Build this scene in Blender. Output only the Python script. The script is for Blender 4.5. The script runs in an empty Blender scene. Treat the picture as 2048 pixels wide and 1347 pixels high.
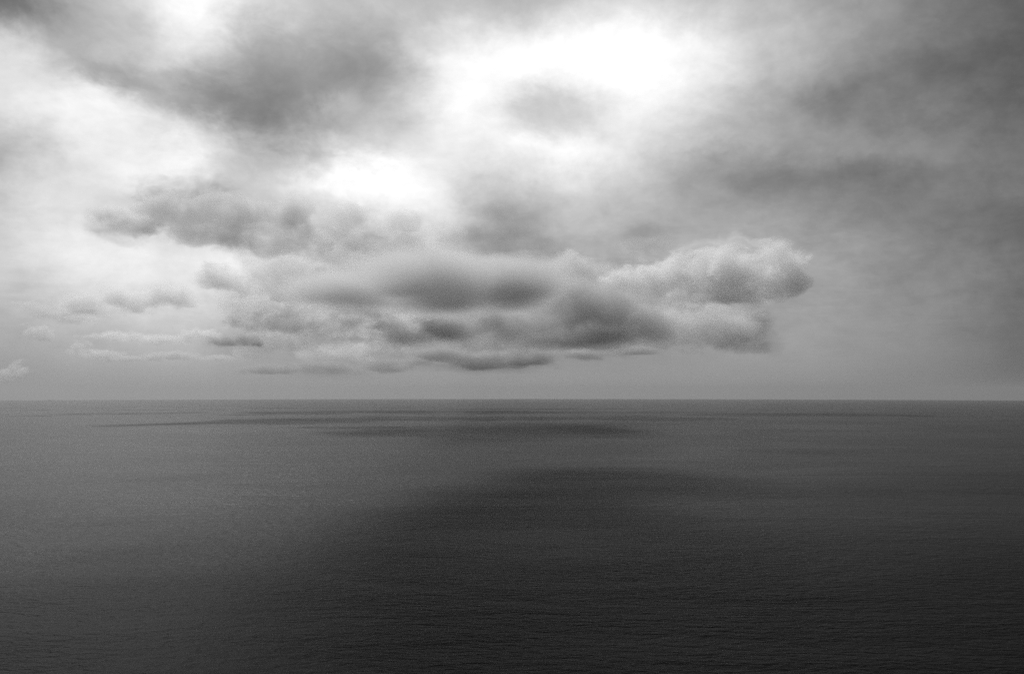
import bpy, bmesh, math, random
import numpy as np
from mathutils import Vector, noise as mnoise

S = bpy.context.scene
R = math.radians
C = S.collection

# ------------------------------------------------------------------ camera
F_PX, CX, CY = 1607.0, 1024.0, 673.5            # lens in pixels of the 2048 px wide frame
CAM_H = 300.0                                    # lookout height over the sea, metres
EARTH = 6371000.0
PITCH = R(3.85)
cam_d = bpy.data.cameras.new("camera")
cam = bpy.data.objects.new("camera", cam_d)
C.objects.link(cam)
cam.location = (0, 0, CAM_H)
cam.rotation_euler = (R(90) + PITCH, 0, 0)
cam_d.sensor_width = 36.0
cam_d.lens = 36.0 * F_PX / 2048.0
cam_d.clip_start = 0.5
cam_d.clip_end = 400000.0
S.camera = cam

# ------------------------------------------------------------------ exposure
S.view_settings.view_transform = 'Standard'
S.view_settings.look = 'None'
S.view_settings.gamma = 1.0
S.view_settings.exposure = 0.0
S.cycles.use_denoising = False
S.cycles.use_adaptive_sampling = False
S.cycles.volume_bounces = 3
S.cycles.max_bounces = 6
S.cycles.volume_max_steps = 256
S.cycles.volume_step_rate = 1.0

# ------------------------------------------------------------------ sun (ahead of the camera, behind the clouds)
SUN_EL, SUN_AZ = R(48), R(-30)                    # azimuth measured from +Y towards +X
sun_dir = Vector((math.sin(SUN_AZ) * math.cos(SUN_EL), math.cos(SUN_AZ) * math.cos(SUN_EL), math.sin(SUN_EL)))
sun_l = bpy.data.lights.new("sun", 'SUN')
sun_l.energy = 5.0
sun_l.angle = R(4)
sun_l.color = (1, 1, 1)                          # black and white photograph
sun = bpy.data.objects.new("sun", sun_l)
sun.rotation_euler = (-sun_dir).to_track_quat('-Z', 'Y').to_euler()
sun.location = (0, 0, 5000)
C.objects.link(sun)


# ------------------------------------------------------------------ node helpers
class NT:
    def __init__(self, tree):
        self.t = tree
        self.t.nodes.clear()

    def n(self, kind, **kw):
        nd = self.t.nodes.new(kind)
        for k, v in kw.items():
            setattr(nd, k, v)
        return nd

    def put(self, sock, v):
        if isinstance(v, bpy.types.NodeSocket):
            self.t.links.new(v, sock)
        elif v is not None:
            sock.default_value = v

    def m(self, op, a, b=None, c=None, clamp=False):
        nd = self.n('ShaderNodeMath', operation=op, use_clamp=clamp)
        for s, v in zip(nd.inputs, (a, b, c)):
            self.put(s, v)
        return nd.outputs[0]

    def vm(self, op, a, b=None, scale=None):
        nd = self.n('ShaderNodeVectorMath', operation=op)
        self.put(nd.inputs[0], a)
        if b is not None:
            self.put(nd.inputs[1], b)
        if scale is not None:
            self.put(nd.inputs['Scale'], scale)
        return nd.outputs['Value'] if op in ('LENGTH', 'DOT_PRODUCT', 'DISTANCE') else nd.outputs[0]

    def mr(self, v, a, b, c, d, mode='LINEAR'):
        nd = self.n('ShaderNodeMapRange', interpolation_type=mode)
        for s, x in zip(nd.inputs, (v, a, b, c, d)):
            self.put(s, x)
        return nd.outputs[0]

    def noise(self, vec, scale, detail=4, rough=0.5, dist=0.0, out=0, lac=2.0):
        nd = self.n('ShaderNodeTexNoise')
        self.put(nd.inputs['Vector'], vec)
        nd.inputs['Scale'].default_value = scale
        nd.inputs['Detail'].default_value = detail
        nd.inputs['Roughness'].default_value = rough
        nd.inputs['Lacunarity'].default_value = lac
        nd.inputs['Distortion'].default_value = dist
        return nd.outputs[out]

    def xyz(self, x, y, z):
        nd = self.n('ShaderNodeCombineXYZ')
        for s, v in zip(nd.inputs, (x, y, z)):
            self.put(s, v)
        return nd.outputs[0]

    def sep(self, v):
        nd = self.n('ShaderNodeSeparateXYZ')
        self.put(nd.inputs[0], v)
        return nd.outputs


# ------------------------------------------------------------------ sky: brightness of the overcast by compass direction and height
# Rows of cloud brightness (display grey, 0..255) read every 128 px across and 100 px down, then turned into
# azimuth and elevation; SPOTS are single patches (x, y, half width, half height, tilt, amount).
ROWS_Y = [-120, 0, 100, 200, 300, 400, 500, 600, 700, 780]
GRID = [
    [110, 150, 190, 215, 205, 190, 180, 175, 170, 175, 190, 180, 165, 150, 130, 110, 90],
    [118, 172, 215, 250, 228, 203, 195, 195, 192, 208, 228, 205, 185, 165, 142, 120, 98],
    [215, 195, 192, 225, 172, 168, 172, 232, 250, 250, 255, 245, 200, 162, 132, 112, 92],
    [228, 240, 222, 182, 162, 172, 210, 240, 240, 235, 250, 220, 172, 142, 130, 120, 104],
    [182, 222, 238, 246, 200, 218, 228, 242, 244, 246, 218, 182, 156, 155, 146, 138, 120],
    [198, 228, 228, 205, 205, 245, 252, 225, 196, 200, 188, 168, 152, 138, 132, 126, 110],
    [214, 234, 240, 228, 214, 188, 192, 200, 176, 188, 172, 180, 178, 165, 144, 130, 110],
    [186, 202, 212, 214, 196, 178, 168, 162, 158, 158, 160, 168, 165, 160, 150, 136, 112],
    [168, 176, 182, 184, 174, 168, 166, 162, 158, 155, 156, 160, 162, 158, 146, 132, 110],
    [150, 158, 162, 163, 160, 160, 162, 165, 165, 163, 160, 158, 154, 148, 138, 125, 105],
]
SPOTS = [
    (1150, 120, 340, 100, 6, 4), (905, 215, 95, 95, -20, 8), (650, 366, 230, 44, 0, 5), (220, 250, 230, 90, -12, 9), (1600, 330, 260, 50, -3, -6),
    (260, 155, 130, 30, -20, -16), (100, 60, 130, 50, -10, -6),
    (230, 560, 300, 120, 0, 16), (470, 520, 70, 40, 0, 12),
    (380, 20, 85, 100, 0, 18), (20, 20, 90, 55, 0, -8), (210, 145, 110, 36, -22, -32), (430, 200, 150, 36, -20, -18),
    (700, 170, 130, 60, 0, -10), (540, 235, 110, 50, -15, -12), (960, 200, 110, 90, -30, 12), (1200, 110, 190, 60, 10, 14),
    (1090, 225, 95, 42, 0, -34), (1130, 290, 120, 22, 0, 10), (740, 370, 170, 46, 0, 7), (330, 345, 110, 30, 8, 20), (640, 352, 140, 28, 0, 16), (820, 400, 70, 36, 0, 8),
    (1000, 450, 110, 70, -35, -18), (1500, 330, 170, 42, -4, -16), (1750, 350, 130, 32, 0, -14),
    (1650, 200, 60, 38, 0, -12), (1850, 170, 150, 60, 8, -10), (430, 418, 80, 42, -18, -40), (545, 450, 85, 40, -8, -34),
    (250, 440, 62, 20, -8, -42), (320, 385, 40, 34, 0, -30), (640, 405, 50, 28, -20, -18), (740, 500, 42, 26, 0, -32),
    (690, 445, 55, 30, 0, -16), (440, 545, 50, 24, 0, 14), (590, 575, 85, 26, -14, -38), (690, 598, 60, 20, -10, -22),
    (150, 635, 38, 9, -10, -34), (930, 625, 400, 85, 0, -18), (620, 652, 130, 15, 0, -26), (480, 688, 60, 11, 0, -26), (1000, 600, 260, 60, 0, -14),
    (960, 575, 140, 24, 0, -12), (1130, 665, 150, 22, 3, -36), (1225, 655, 60, 30, -20, -16), (980, 732, 140, 8, -2, -30),
    (700, 742, 100, 6, 3, -22), (1230, 698, 120, 6, -4, -22), (950, 706, 140, 8, -8, 14), (1545, 550, 70, 30, -8, -24),
    (1480, 498, 120, 12, 0, 20), (1420, 545, 70, 16, 0, 10), (1290, 525, 70, 12, 0, 14), (1290, 480, 60, 24, 0, -16),
    (1400, 665, 70, 22, 0, 8), (1535, 682, 32, 16, -30, -16), (790, 180, 85, 80, 0, -20), (630, 240, 150, 60, -8, -14), (150, 250, 110, 60, 0, 10), (680, 215, 40, 26, 20, 22), (900, 430, 60, 30, -40, 18), (1080, 545, 90, 10, 0, 16),
]


def lin(g):
    g = np.clip(g / 255.0, 0.0, None)
    return np.where(g <= 0.04045, g / 12.92, ((g + 0.055) / 1.055) ** 2.4)


def grey_at(px, py):
    """smooth interpolation of GRID plus SPOTS at pixel positions (arrays)"""
    g = np.array(GRID, float)
    rows = np.array(ROWS_Y, float)

    def cub(t):
        return t * t * (3 - 2 * t)
    fx = np.clip(px / 128.0, 0, 15.999)
    ix = fx.astype(int); tx = fx - ix
    fy = np.clip(np.interp(py, rows, np.arange(len(rows))), 0, len(rows) - 1.001)
    iy = fy.astype(int); ty = fy - iy
    # catmull-rom both ways

    def cr(p0, p1, p2, p3, t):
        return 0.5 * (2 * p1 + (p2 - p0) * t + (2 * p0 - 5 * p1 + 4 * p2 - p3) * t * t + (3 * p1 - p0 - 3 * p2 + p3) * t ** 3)

    def row(j):
        j = np.clip(j, 0, len(rows) - 1)
        c = [g[j, np.clip(ix + k, 0, 16)] for k in (-1, 0, 1, 2)]
        return cr(*c, tx)
    v = cr(row(iy - 1), row(iy), row(iy + 1), row(iy + 2), ty)
    for (x, y, rx, ry, a, amt) in SPOTS:
        ca, sa = math.cos(R(a)), math.sin(R(a))
        dx, dy = px - x, py - y
        u, w = (dx * ca - dy * sa) / rx, (dx * sa + dy * ca) / ry
        v = v + amt * np.exp(-(u * u + w * w) ** 1.3)
    return v


def build_sky():
    w = bpy.data.worlds.new("World")
    S.world = w
    w.use_nodes = True
    T = NT(w.node_tree)
    d = T.n('ShaderNodeTexCoord').outputs['Generated']
    s = T.sep(d)
    # cloud structure is laid on flat layers overhead so that it crowds towards the horizon
    den = T.m('ADD', T.m('MAXIMUM', s[2], 0.0), 0.07)
    pl = T.vm('DIVIDE', T.xyz(s[0], s[1], 0.0), T.xyz(den, den, 1.0))
    pz = T.vm('MULTIPLY', d, (1.0, 1.0, 1.45))
    big = T.noise(pl, 0.9, 5, 0.55, 0.4, out=1)
    mid = T.noise(pz, 7.0, 8, 0.62, 0.35, out=1)
    fine = T.noise(pz, 26.0, 9, 0.66, 0.3, out=1)
    warp = T.vm('ADD', T.vm('SCALE', T.vm('SUBTRACT', big, (.5, .5, .5)), scale=R(2.0)),
                T.vm('SCALE', T.vm('SUBTRACT', mid, (.5, .5, .5)), scale=R(5.4)))
    warp = T.vm('ADD', warp, T.vm('SCALE', T.vm('SUBTRACT', fine, (.5, .5, .5)), scale=R(2.4)))
    el0 = T.m('ARCSINE', s[2])
    damp = T.mr(el0, R(0.2), R(5), 0.12, 1.0)
    warp = T.vm('SCALE', warp, scale=damp)
    ws = T.sep(warp)
    az = T.m('ADD', T.m('ARCTAN2', s[0], s[1]), ws[0])
    el = T.m('ADD', el0, T.m('MULTIPLY', ws[1], 0.8))
    AZ0, AZ1, NA = R(-36), R(36), 120
    EL0, EL1, NE = R(-0.5), R(27.5), 50
    u = T.mr(az, AZ0, AZ1, 0.0, 1.0)
    v = T.mr(el, EL0, EL1, 0.0, float(NE - 1))
    azs = np.linspace(AZ0, AZ1, NA)
    total = None
    for j in range(NE):
        e = EL0 + (EL1 - EL0) * j / (NE - 1)
        # direction -> pixel of the photograph
        x = np.sin(azs) * math.cos(e); y = np.cos(azs) * math.cos(e); z = math.sin(e)
        fwd = y * math.cos(PITCH) + z * math.sin(PITCH)
        up = -y * math.sin(PITCH) + z * math.cos(PITCH)
        px = CX + F_PX * x / fwd; py = CY - F_PX * up / fwd
        val = np.clip(grey_at(px, py) / 300.0, 0.02, 0.999)
        fc = T.n('ShaderNodeFloatCurve')
        cv = fc.mapping.curves[0]
        cv.points[0].location = (0.0, float(val[0])); cv.points[1].location = (1.0, float(val[-1]))
        for k in range(1, NA - 1):
            cv.points.new(k / (NA - 1), float(val[k]))
        fc.mapping.update()
        T.put(fc.inputs['Value'], u)
        # tent weight of this row (end rows hold on beyond the table)
        if j == 0:
            wt = T.m('SUBTRACT', 1.0, v, clamp=True)
        elif j == NE - 1:
            wt = T.m('SUBTRACT', v, float(NE - 2), clamp=True)
        else:
            wt = T.m('SUBTRACT', 1.0, T.m('ABSOLUTE', T.m('SUBTRACT', v, float(j))), clamp=True)
        total = T.m('MULTIPLY', fc.outputs[0], wt) if total is None else T.m('MULTIPLY_ADD', fc.outputs[0], wt, total)
    grey = T.m('MULTIPLY', total, 300.0 / 255.0)
    # cloud texture: soft mottling of the overcast
    t1 = T.noise(pz, 5.0, 9, 0.62, 0.6)
    t2 = T.noise(pz, 22.0, 8, 0.65, 0.3)
    tex = T.m('ADD', T.m('MULTIPLY', T.m('SUBTRACT', t1, 0.5), 0.19), T.m('MULTIPLY', T.m('SUBTRACT', t2, 0.5), 0.15))
    t3 = T.noise(pl, 3.2, 8, 0.6, 0.8)
    tex = T.m('ADD', tex, T.m('MULTIPLY', T.m('SUBTRACT', t3, 0.5), 0.07))
    tex = T.m('MULTIPLY', tex, T.mr(el0, R(0.5), R(6), 0.1, 1.0))
    grey = T.m('ADD', grey, tex)
    linr = T.m('POWER', T.m('MAXIMUM', grey, 0.0), 2.2)
    # sky overhead, out of view, darkened to dim the near water; plain grey behind
    side = T.mr(az, R(-34), R(-4), OVER_LEFT, OVER_MID, 'SMOOTHSTEP')
    over = T.mr(el0, R(25), R(38), 1.0, side, 'SMOOTHSTEP')
    linr = T.m('MULTIPLY', linr, over)
    back = T.mr(s[1], -0.1, 0.45, 0.0, 1.0, 'SMOOTHSTEP')
    linr = T.m('ADD', T.m('MULTIPLY', linr, back), T.m('MULTIPLY', T.m('SUBTRACT', 1.0, back), 0.16))
    # a tenth of the clear daylight sky comes through the overcast
    sky = T.n('ShaderNodeTexSky', sky_type='NISHITA', sun_disc=False)
    sky.sun_elevation = SUN_EL
    sky.sun_rotation = SUN_AZ
    bw = T.n('ShaderNodeRGBToBW')
    T.put(bw.inputs[0], sky.outputs[0])
    col = T.m('ADD', T.m('MULTIPLY', linr, 10.0 * 0.95), T.m('MULTIPLY', bw.outputs[0], 0.02))
    bg = T.n('ShaderNodeBackground')
    bg.inputs['Strength'].default_value = 0.1
    T.put(bg.inputs['Color'], col)
    out = T.n('ShaderNodeOutputWorld')
    T.put(out.inputs['Surface'], bg.outputs[0])
    w.cycles.sampling_method = 'MANUAL'
    w.cycles.sample_map_resolution = 1024


OVER_LEFT, OVER_MID = 0.3, 0.02
build_sky()


# ------------------------------------------------------------------ scene helpers
def link(name, me, mat=None, parent=None):
    o = bpy.data.objects.new(name, me)
    C.objects.link(o)
    if mat:
        me.materials.append(mat)
    if parent:
        o.parent = parent
    return o


def mat(name):
    m = bpy.data.materials.new(name)
    m.use_nodes = True
    return m, NT(m.node_tree)


# ------------------------------------------------------------------ sea
def water_material():
    m, T = mat("sea water")
    pos = T.n('ShaderNodeNewGeometry').outputs['Position']
    # wind waves run towards the shore: long crests across the view
    a = T.vm('MULTIPLY', pos, (0.042, 0.10, 0.0))
    n1 = T.noise(a, 1.0, 3, 0.5, 0.6)
    b = T.vm('MULTIPLY', pos, (0.15, 0.30, 0.0))
    n2 = T.noise(b, 1.0, 4, 0.6, 0.4)
    c = T.vm('MULTIPLY', pos, (0.012, 0.020, 0.0))
    n3 = T.noise(c, 1.0, 2, 0.5, 0.3)
    h = T.m('ADD', T.m('MULTIPLY', n1, 4.2), T.m('MULTIPLY', n2, 1.2))
    h = T.m('ADD', h, T.m('MULTIPLY', n3, 3.0))
    bump = T.n('ShaderNodeBump')
    bump.inputs['Strength'].default_value = 1.0
    bump.inputs['Distance'].default_value = 1.0
    T.put(bump.inputs['Height'], h)
    streak = T.noise(T.vm('MULTIPLY', pos, (0.0011, 0.0034, 0.0)), 1.0, 5, 0.62, 1.2)
    h = T.m('MULTIPLY', h, T.mr(streak, 0.32, 0.68, 0.45, 1.5))
    T.put(bump.inputs['Height'], h)
    # gusts roughen the surface in broad patches
    g = T.noise(T.vm('MULTIPLY', pos, (0.0006, 0.0011, 0.0)), 1.0, 5, 0.6, 0.8)
    rough = T.mr(g, 0.3, 0.7, 0.30, 0.42)
    p = T.n('ShaderNodeBsdfPrincipled')
    p.inputs['Base Color'].default_value = (0.027, 0.027, 0.027, 1)
    p.inputs['IOR'].default_value = 1.333
    p.inputs['Specular IOR Level'].default_value = 0.048
    T.put(p.inputs['Roughness'], rough)
    T.put(p.inputs['Normal'], bump.outputs[0])
    o = T.n('ShaderNodeOutputMaterial')
    T.put(o.inputs['Surface'], p.outputs[0])
    return m


def build_sea():
    me = bpy.data.meshes.new("water")
    rings = [0.0]
    r = 60.0
    while r < 95000:
        rings.append(r); r *= 1.045
    rings.append(95000.0)
    NS = 180
    vs = [(0, 0, 0)]
    for r in rings[1:]:
        for k in range(NS):
            a = 2 * math.pi * k / NS
            vs.append((r * math.cos(a), r * math.sin(a), -r * r / (2 * EARTH)))
    fs = [(0, 1 + k, 1 + (k + 1) % NS) for k in range(NS)]
    for j in range(len(rings) - 2):
        b0, b1 = 1 + j * NS, 1 + (j + 1) * NS
        for k in range(NS):
            k2 = (k + 1) % NS
            fs.append((b0 + k, b1 + k, b1 + k2, b0 + k2))
    me.from_pydata(vs, [], fs)
    me.polygons.foreach_set('use_smooth', [True] * len(me.polygons))
    o = link("water", me, water_material())
    o['kind'] = 'structure'
    return o


build_sea()


# ------------------------------------------------------------------ sea haze
def build_haze():
    me = bpy.data.meshes.new("haze")
    bm = bmesh.new()
    bmesh.ops.create_cube(bm, size=1.0)
    z0, z1 = -760.0, 820.0
    for v in bm.verts:
        v.co = (v.co.x * 200000, v.co.y * 200000, z0 if v.co.z < 0 else z1)
    bm.to_mesh(me); bm.free()
    m, T = mat("sea air")
    p = T.n('ShaderNodeVolumePrincipled')
    p.inputs['Color'].default_value = (HAZE_COL,) * 3 + (1,)
    p.inputs['Density'].default_value = HAZE
    p.inputs['Anisotropy'].default_value = 0.3
    o = T.n('ShaderNodeOutputMaterial')
    T.put(o.inputs['Volume'], p.outputs[0])
    h = link("haze", me, m)
    h['kind'] = 'stuff'
    h['label'] = 'pale sea haze fading the far water into the sky'
    h['category'] = 'haze'


HAZE, HAZE_COL = 1.8e-5, 0.42
build_haze()


# ------------------------------------------------------------------ clouds
LEVEL_Y = CY + F_PX * math.tan(PITCH)


def world_at(px, py, dist):
    """point of the air seen at that place of the photograph, `dist` metres away along the ground"""
    d = Vector((0, math.cos(PITCH), math.sin(PITCH))) + Vector((1, 0, 0)) * ((px - CX) / F_PX) \
        + Vector((0, -math.sin(PITCH), math.cos(PITCH))) * ((CY - py) / F_PX)
    k = dist / math.hypot(d.x, d.y)
    return Vector((0, 0, CAM_H)) + d * k


def cloud(blobs, dist, label, group=None, sigma=0.006, amp=2.8, edge=0.3, scale=0.75, base=None, bias=0.35, seed=0.0, alb=0.72,
          stretch=1.6, deep=0.8, step=0.22, soft=70.0, metric=False, detail=7, vox=0.2, rough=0.66, sub=4):
    """one cloud: a closed lumpy hull filled with uneven vapour. blobs: (px, py, rx, ry[, depth shift]) seen from the
    lookout at `dist`, or, if metric, (x, y, z, rx, ry, rz) in metres. scale: lump size as a share of the mean blob"""
    rnd = random.Random(int(seed * 10) + len(blobs))
    ells = []
    if metric:
        mid = Vector(blobs[0][:3])
        for b in blobs:
            ells.append((Vector(b[:3]) - mid, Vector(b[3:6])))
    else:
        mpp = dist / F_PX
        mid = world_at(sum(b[0] for b in blobs) / len(blobs), sum(b[1] for b in blobs) / len(blobs), dist)
        for b in blobs:
            px, py, rx, ry = b[:4]
            off = b[4] if len(b) > 4 else rnd.uniform(-0.25, 0.25)
            rx, ry = rx * mpp, ry * mpp
            rd = max(rx * deep, ry * 1.2)
            ells.append((world_at(px, py, dist + off * rd) - mid, Vector((rx, rd, ry))))
    size = sum((r.x * r.z) ** 0.5 for c, r in ells) / len(ells)
    L = size * scale
    bm = bmesh.new()
    for c, r in ells:
        geo = bmesh.ops.create_icosphere(bm, subdivisions=sub, radius=1.0)
        for v in geo['verts']:
            q = Vector((v.co.x * r.x, v.co.y * r.y, v.co.z * r.z)) + c
            nz = mnoise.noise(q / (L * 0.9) + Vector((seed, 0, 0))) * 0.10 + mnoise.noise(q / (L * 0.35)) * 0.05
            v.co = c + (q - c) * (0.93 + nz)
    me = bpy.data.meshes.new("cloud")
    bm.to_mesh(me); bm.free()
    tmp = bpy.data.objects.new("tmp_cloud", me)
    C.objects.link(tmp)
    md = tmp.modifiers.new("r", 'REMESH')
    md.mode = 'VOXEL'
    md.voxel_size = min(r.z for c, r in ells) * vox
    dg = bpy.context.evaluated_depsgraph_get()
    me2 = bpy.data.meshes.new_from_object(tmp.evaluated_get(dg))
    bpy.data.objects.remove(tmp); bpy.data.meshes.remove(me)
    me2.name = "cloud"
    m, T = mat("cloud vapour")
    p = T.n('ShaderNodeTexCoord').outputs['Object']
    n0 = T.vm('ADD', p, (seed * 1713.0, seed * 911.0, 0.0))
    n0 = T.vm('MULTIPLY', n0, (1.0 / (L * stretch), 1.0 / (L * stretch), 1.0 / L))
    nz = T.noise(n0, 1.0, detail, rough, 0.25)
    f = None
    for c, r in ells:
        q = T.vm('MULTIPLY', T.vm('SUBTRACT', p, tuple(c)), tuple(1.0 / x for x in r))
        d = T.m('SUBTRACT', 1.0, T.vm('LENGTH', q))
        f = d if f is None else T.m('SMOOTH_MAX', f, d, 0.12)
    f = T.m('ADD', f, T.m('MULTIPLY', T.m('SUBTRACT', nz, 0.5), amp))
    f = T.mr(T.m('SUBTRACT', f, bias), 0.0, edge, 0.0, 1.0, 'SMOOTHSTEP')
    if base is not None:
        zb = base - mid.z if metric else (world_at(CX, base, dist) - mid).z
        zz = T.m('ADD', T.sep(p)[2], T.m('MULTIPLY', T.m('SUBTRACT', nz, 0.5), soft * 0.9))
        f = T.m('MULTIPLY', f, T.mr(zz, zb, zb + soft, 0.0, 1.0, 'SMOOTHSTEP'))
    v = T.n('ShaderNodeVolumePrincipled')
    v.inputs['Color'].default_value = (alb, alb, alb, 1)
    v.inputs['Anisotropy'].default_value = 0.35
    T.put(v.inputs['Density'], T.m('MULTIPLY', f, sigma))
    o = T.n('ShaderNodeOutputMaterial')
    T.put(o.inputs['Volume'], v.outputs[0])
    m.cycles.volume_step_rate = step
    ob = link("cloud", me2, m)
    ob.location = mid
    ob['label'] = label
    ob['category'] = 'cloud'
    if group:
        ob['group'] = group
    return ob


BANK = 'clouds of the bank above the horizon'
FAR = 'small far clouds low on the left'
# the bank: ragged right end
cloud([(1250, 562, 80, 40), (1330, 552, 85, 52), (1400, 545, 100, 66), (1470, 538, 105, 62), (1540, 540, 92, 74), (1490, 574, 120, 52), (1565, 562, 60, 56)],
      12500, 'ragged blunt-ended cloud with bright bumpy top, rightmost of the bank', BANK, seed=1, sigma=0.0034, edge=0.2, alb=0.86, bias=0.26, amp=2.2, scale=0.55)
cloud([(1310, 650, 130, 56), (1390, 655, 120, 60), (1470, 662, 115, 58), (1515, 678, 72, 46)],
      11500, 'pale rounded cloud below the ragged right end of the bank', BANK, seed=3, sigma=0.003, base=716, edge=0.5, alb=0.78, bias=0.22, amp=2.6, scale=0.55)
# middle of the bank
cloud([(900, 655, 150, 40), (1000, 640, 140, 60), (1100, 640, 160, 70), (1200, 625, 150, 84), (1290, 650, 110, 60), (1180, 675, 200, 40), (820, 675, 110, 28), (1130, 585, 130, 56)],
      10200, 'darkest flat-bottomed cloud in the middle of the bank', BANK, seed=2, base=706, sigma=0.0044, edge=0.7, alb=0.60, deep=1.2, bias=0.2, amp=1.6)
cloud([(-700, 7150, 1190, 1000, 2500, 310), (-50, 7500, 1270, 850, 1700, 290), (-1350, 7000, 1150, 800, 1300, 230)],
      0, 'broad soft grey cloud over the left part of the darkest cloud', BANK, metric=True, seed=4, sigma=0.0065, edge=0.7, base=1010, alb=0.68, vox=0.25, bias=0.15, amp=1.1, scale=1.1, stretch=2.2)
cloud([(560, 585, 70, 32), (620, 578, 85, 40), (690, 585, 85, 38), (760, 592, 70, 30)],
      8000, 'small dark cloud left of the broad soft grey cloud', BANK, seed=5, sigma=0.0055, base=620, alb=0.6, scale=0.5)
cloud([(500, 650, 80, 24), (590, 648, 120, 34), (700, 650, 130, 36), (790, 658, 100, 30), (860, 640, 80, 34)],
      10050, 'long low grey cloud under the left half of the bank', BANK, seed=6, sigma=0.0045, base=682, edge=0.5, alb=0.78, deep=2.0)
cloud([(560, 738, 120, 14), (660, 735, 130, 20), (760, 730, 120, 24), (850, 722, 90, 22)],
      16500, 'thin flat cloud nearest the horizon, left of two', BANK, seed=7, sigma=0.004, base=752, soft=60, stretch=3, alb=0.5, edge=0.5)
cloud([(860, 712, 120, 26), (960, 716, 150, 30), (1070, 716, 140, 28), (1170, 708, 120, 20), (1270, 702, 110, 14)],
      15000, 'thin flat cloud nearest the horizon, right of two', BANK, seed=8, sigma=0.0052, base=745, soft=60, stretch=3, alb=0.5, edge=0.5)
# above the bank
cloud([(950, 470, 75, 46), (1020, 475, 95, 62), (1085, 495, 75, 44), (1000, 430, 70, 44)],
      3600, 'soft dark cloud above the middle of the bank', BANK, seed=9, sigma=0.0035, edge=1.0, alb=0.85, bias=0.2, amp=1.6)
cloud([(1260, 492, 60, 32), (1310, 485, 65, 44)],
      5000, 'small grey cloud left of the ragged right cloud', BANK, seed=10, sigma=0.006, edge=0.7, alb=0.6)
cloud([(400, 425, 100, 58), (480, 440, 120, 60), (570, 440, 95, 62), (630, 462, 70, 46), (530, 488, 140, 36), (330, 410, 75, 52), (420, 470, 110, 30)],
      10500, 'dark lumpy cloud against the brightest sky on the left', BANK, seed=11, sigma=0.0034, edge=0.35, alb=0.64, bias=0.28, amp=2.8)
cloud([(230, 440, 66, 32), (285, 452, 52, 28)],
      10000, 'small flat dark cloud left of the lumpy dark cloud', BANK, seed=12, sigma=0.005, edge=0.5, alb=0.66, bias=0.22)
cloud([(690, 490, 80, 50), (750, 500, 75, 42), (820, 485, 80, 36), (710, 435, 80, 50), (790, 450, 80, 40), (880, 470, 70, 36)],
      10800, 'torn grey cloud right of the lumpy dark cloud', BANK, seed=13, sigma=0.0028, edge=0.4, alb=0.70, bias=0.25)
# the pale body of the bank, behind the rest
cloud([(500, 600, 110, 60), (580, 530, 130, 60), (700, 530, 140, 80), (620, 620, 160, 75), (770, 640, 170, 85), (880, 560, 150, 90),
       (830, 490, 110, 55), (560, 690, 140, 42), (730, 700, 170, 42), (940, 660, 150, 70)],
      13500, 'large pale billowing cloud forming the left half of the bank', BANK, seed=22, sigma=0.0022, base=738, edge=0.35, alb=0.78, deep=0.6, scale=0.6)
cloud([(1010, 570, 150, 80), (1130, 560, 150, 80), (1250, 580, 150, 80), (1360, 610, 130, 75), (1440, 620, 110, 65), (1060, 670, 170, 50), (1230, 670, 180, 50)],
      13000, 'large pale billowing cloud forming the right half of the bank', BANK, seed=23, sigma=0.0022, base=722, edge=0.35, alb=0.78, deep=0.6, scale=0.6)
# far left
cloud([(150, 600, 90, 42), (240, 600, 110, 44), (330, 590, 90, 40), (170, 625, 70, 22)],
      14000, 'wide pale heaped cloud in the left part of the sky', FAR, seed=14, sigma=0.0035, edge=0.5, base=650, alb=0.78)
cloud([(230, 672, 90, 14), (320, 678, 80, 16), (395, 668, 60, 16)],
      16000, 'faint streak of broken cloud below the wide pale heaped cloud', FAR, seed=24, sigma=0.004, edge=0.5, alb=0.8)
cloud([(260, 716, 70, 9), (350, 712, 90, 13), (440, 716, 70, 10)],
      19500, 'lowest faint streak of broken cloud between the cloudlets and the bank', FAR, seed=25, sigma=0.004, edge=0.5, alb=0.66)
cloud([(100, 625, 60, 16), (160, 636, 66, 15), (60, 612, 50, 14)],
      13000, 'thin greyish wisp under the left end of the wide heaped cloud', FAR, seed=26, sigma=0.004, edge=0.5, alb=0.7)
cloud([(430, 555, 62, 42), (480, 572, 60, 40), (510, 605, 70, 28)],
      10500, 'pale heaped cloud at the left end of the bank', FAR, seed=15, sigma=0.004, edge=0.3, base=640, alb=0.78)
cloud([(450, 683, 50, 20), (495, 682, 50, 21)],
      12000, 'small dark cloudlet under the left end of the bank', FAR, seed=16, sigma=0.008, base=702, alb=0.5)
cloud([(70, 662, 34, 20), (90, 672, 34, 18)],
      17000, 'small white-topped cloudlet, upper one at the left edge', FAR, seed=17, sigma=0.004, edge=0.3)
cloud([(155, 700, 34, 22), (200, 708, 56, 16)],
      18000, 'small white-topped cloudlet right of the left edge cloudlets', FAR, seed=18, sigma=0.004, edge=0.3)
cloud([(35, 735, 30, 20), (12, 745, 28, 18)],
      19000, 'small white-topped cloudlet lowest at the left edge', FAR, seed=19, sigma=0.004, edge=0.3)
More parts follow.
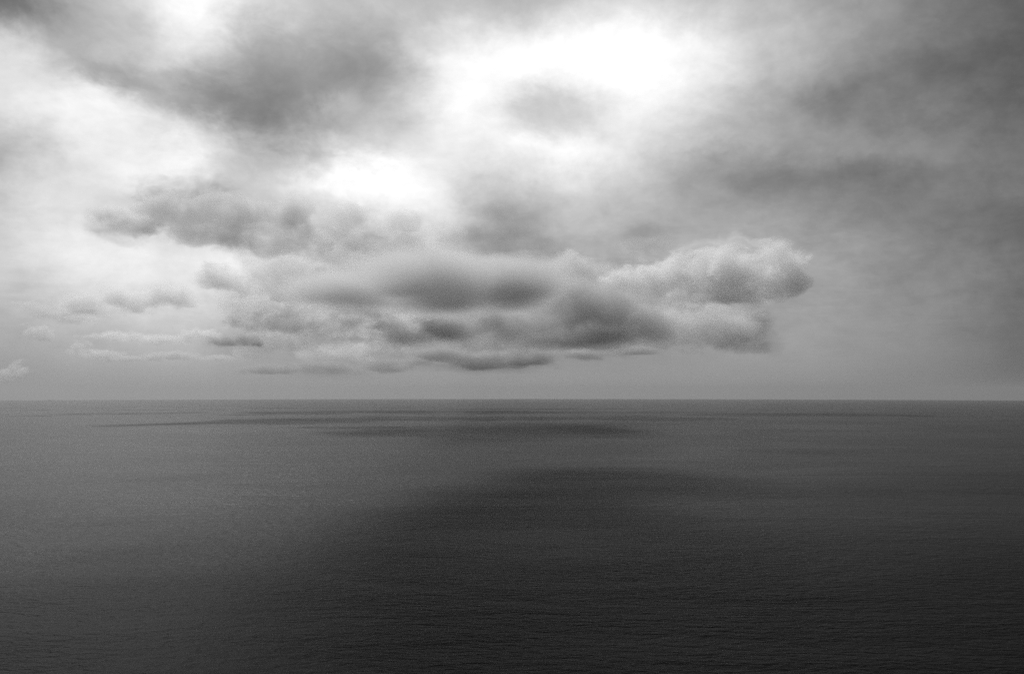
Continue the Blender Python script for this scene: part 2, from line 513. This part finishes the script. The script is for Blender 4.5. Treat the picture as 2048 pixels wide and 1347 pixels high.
# unseen clouds added over the lookout to shade the near water
cloud([(900, -200, 3600, 9500, 6600, 420), (6500, 1900, 3600, 5500, 5000, 400)],
      0, 'wide grey cloud sheet added overhead, out of view, to shade the near water', None, metric=True, seed=20, sigma=0.035, edge=1.3,
      bias=0.05, amp=0.6, scale=0.5, stretch=1.5, step=0.06, vox=0.35, alb=0.5)
cloud([(-1150, 5300, 3300, 520, 560, 260), (-1435, 4100, 3300, 500, 1500, 280), (-950, 5350, 3300, 300, 360, 200)],
      0, 'dark cloud added overhead, out of view, to throw the long shadow on the middle water', None, metric=True, seed=21, sigma=0.06, edge=0.9,
      bias=0.1, amp=0.8, scale=0.7, stretch=1.5, step=0.15, vox=0.35, alb=0.5)


# ------------------------------------------------------------------ the ship on the horizon
def sea_z(x, y):
    return -(x * x + y * y) / (2 * EARTH)


def paint(name, v, rough=0.5):
    m, T = mat(name)
    p = T.n('ShaderNodeBsdfPrincipled')
    nz = T.noise(T.n('ShaderNodeTexCoord').outputs['Object'], 0.25, 4, 0.6)
    g = T.mr(nz, 0.3, 0.7, v * 0.75, v * 1.15)
    T.put(p.inputs['Base Color'], T.xyz(g, g, g))
    p.inputs['Roughness'].default_value = rough
    o = T.n('ShaderNodeOutputMaterial')
    T.put(o.inputs['Surface'], p.outputs[0])
    return m


def part(name, boxes, material, parent, bevel=0.15):
    me = bpy.data.meshes.new(name)
    bm = bmesh.new()
    for x0, x1, y0, y1, z0, z1 in boxes:
        g = bmesh.ops.create_cube(bm, size=1.0)
        for v in g['verts']:
            v.co = (x0 if v.co.x < 0 else x1, y0 if v.co.y < 0 else y1, z0 if v.co.z < 0 else z1)
    bmesh.ops.bevel(bm, geom=bm.edges[:], offset=bevel, segments=1, affect='EDGES')
    bm.to_mesh(me); bm.free()
    return link(name, me, material, parent)


def build_ship():
    r = bpy.data.objects.new("cargo_ship", None)
    C.objects.link(r)
    r['label'] = 'tiny dark cargo ship far off on the hazy horizon at the left'
    r['category'] = 'ship'
    # hull: stations along x, each a section from keel to rail
    L, B, D = 280.0, 40.0, 24.0
    st = []
    for t in np.linspace(0, 1, 25):
        x = (t - 0.5) * L
        w = B / 2 * min(1.0, (max(0.0, 1 - t) / 0.16) ** 0.55) * min(1.0, 0.72 + t / 0.12 * 0.28)
        sheer = 3.5 * max(0.0, (t - 0.82) / 0.18) ** 1.5 + 1.0 * max(0.0, (0.1 - t) / 0.1)
        rake = 9.0 * max(0.0, (t - 0.9) / 0.1)
        st.append([(x + rake * z / 14.0, s * w * k, z + (sheer if z > 0 else 0))
                   for s, k, z in ((-1, 0.35, -10), (-1, 0.86, -4), (-1, 1.0, 3), (-1, 1.0, 13), (1, 1.0, 13), (1, 1.0, 3), (1, 0.86, -4), (1, 0.35, -10))])
    vs = [v for s in st for v in s]
    fs = []
    for i in range(len(st) - 1):
        for k in range(8):
            k2 = (k + 1) % 8
            fs.append((i * 8 + k, i * 8 + k2, (i + 1) * 8 + k2, (i + 1) * 8 + k))
    fs.append(tuple(range(8))[::-1]); fs.append(tuple((len(st) - 1) * 8 + k for k in range(8)))
    me = bpy.data.meshes.new("hull")
    me.from_pydata(vs, [], fs); me.update()
    dark, grey, pale = paint("hull paint", 0.03), paint("deck paint", 0.12), paint("ship white", 0.45)
    link("hull", me, dark, r)
    hb = [(-132 + 0, -108, -17, 17, 13, 22), (-130, -112, -15, 15, 22, 38), (-126, -114, -19, 19, 38, 41)]
    part("superstructure", hb, pale, r)
    part("funnel", [(-138, -133, -4, 4, 13, 44)], dark, r)
    part("mast", [(-121, -120, -0.5, 0.5, 41, 52), (-121, -120, -4, 4, 47, 47.6)], grey, r)
    part("foremast", [(128, 129, -0.6, 0.6, 15, 30)], grey, r)
    for k in range(7):
        x0 = -96 + k * 30
        part("hatch_cover", [(x0, x0 + 22, -14, 14, 13, 16)], grey, r)
    for k in range(3):
        x0 = -70 + k * 60
        part("deck_crane", [(x0 - 1.5, x0 + 1.5, -1.5, 1.5, 13, 30), (x0 - 1, x0 + 24, -1, 1, 28, 30)], grey, r)
    p = world_at(103, 780, 43500)
    r.location = (p.x, p.y, sea_z(p.x, p.y) - 0.5)
    r.rotation_euler = (0, 0, R(12))


build_ship()
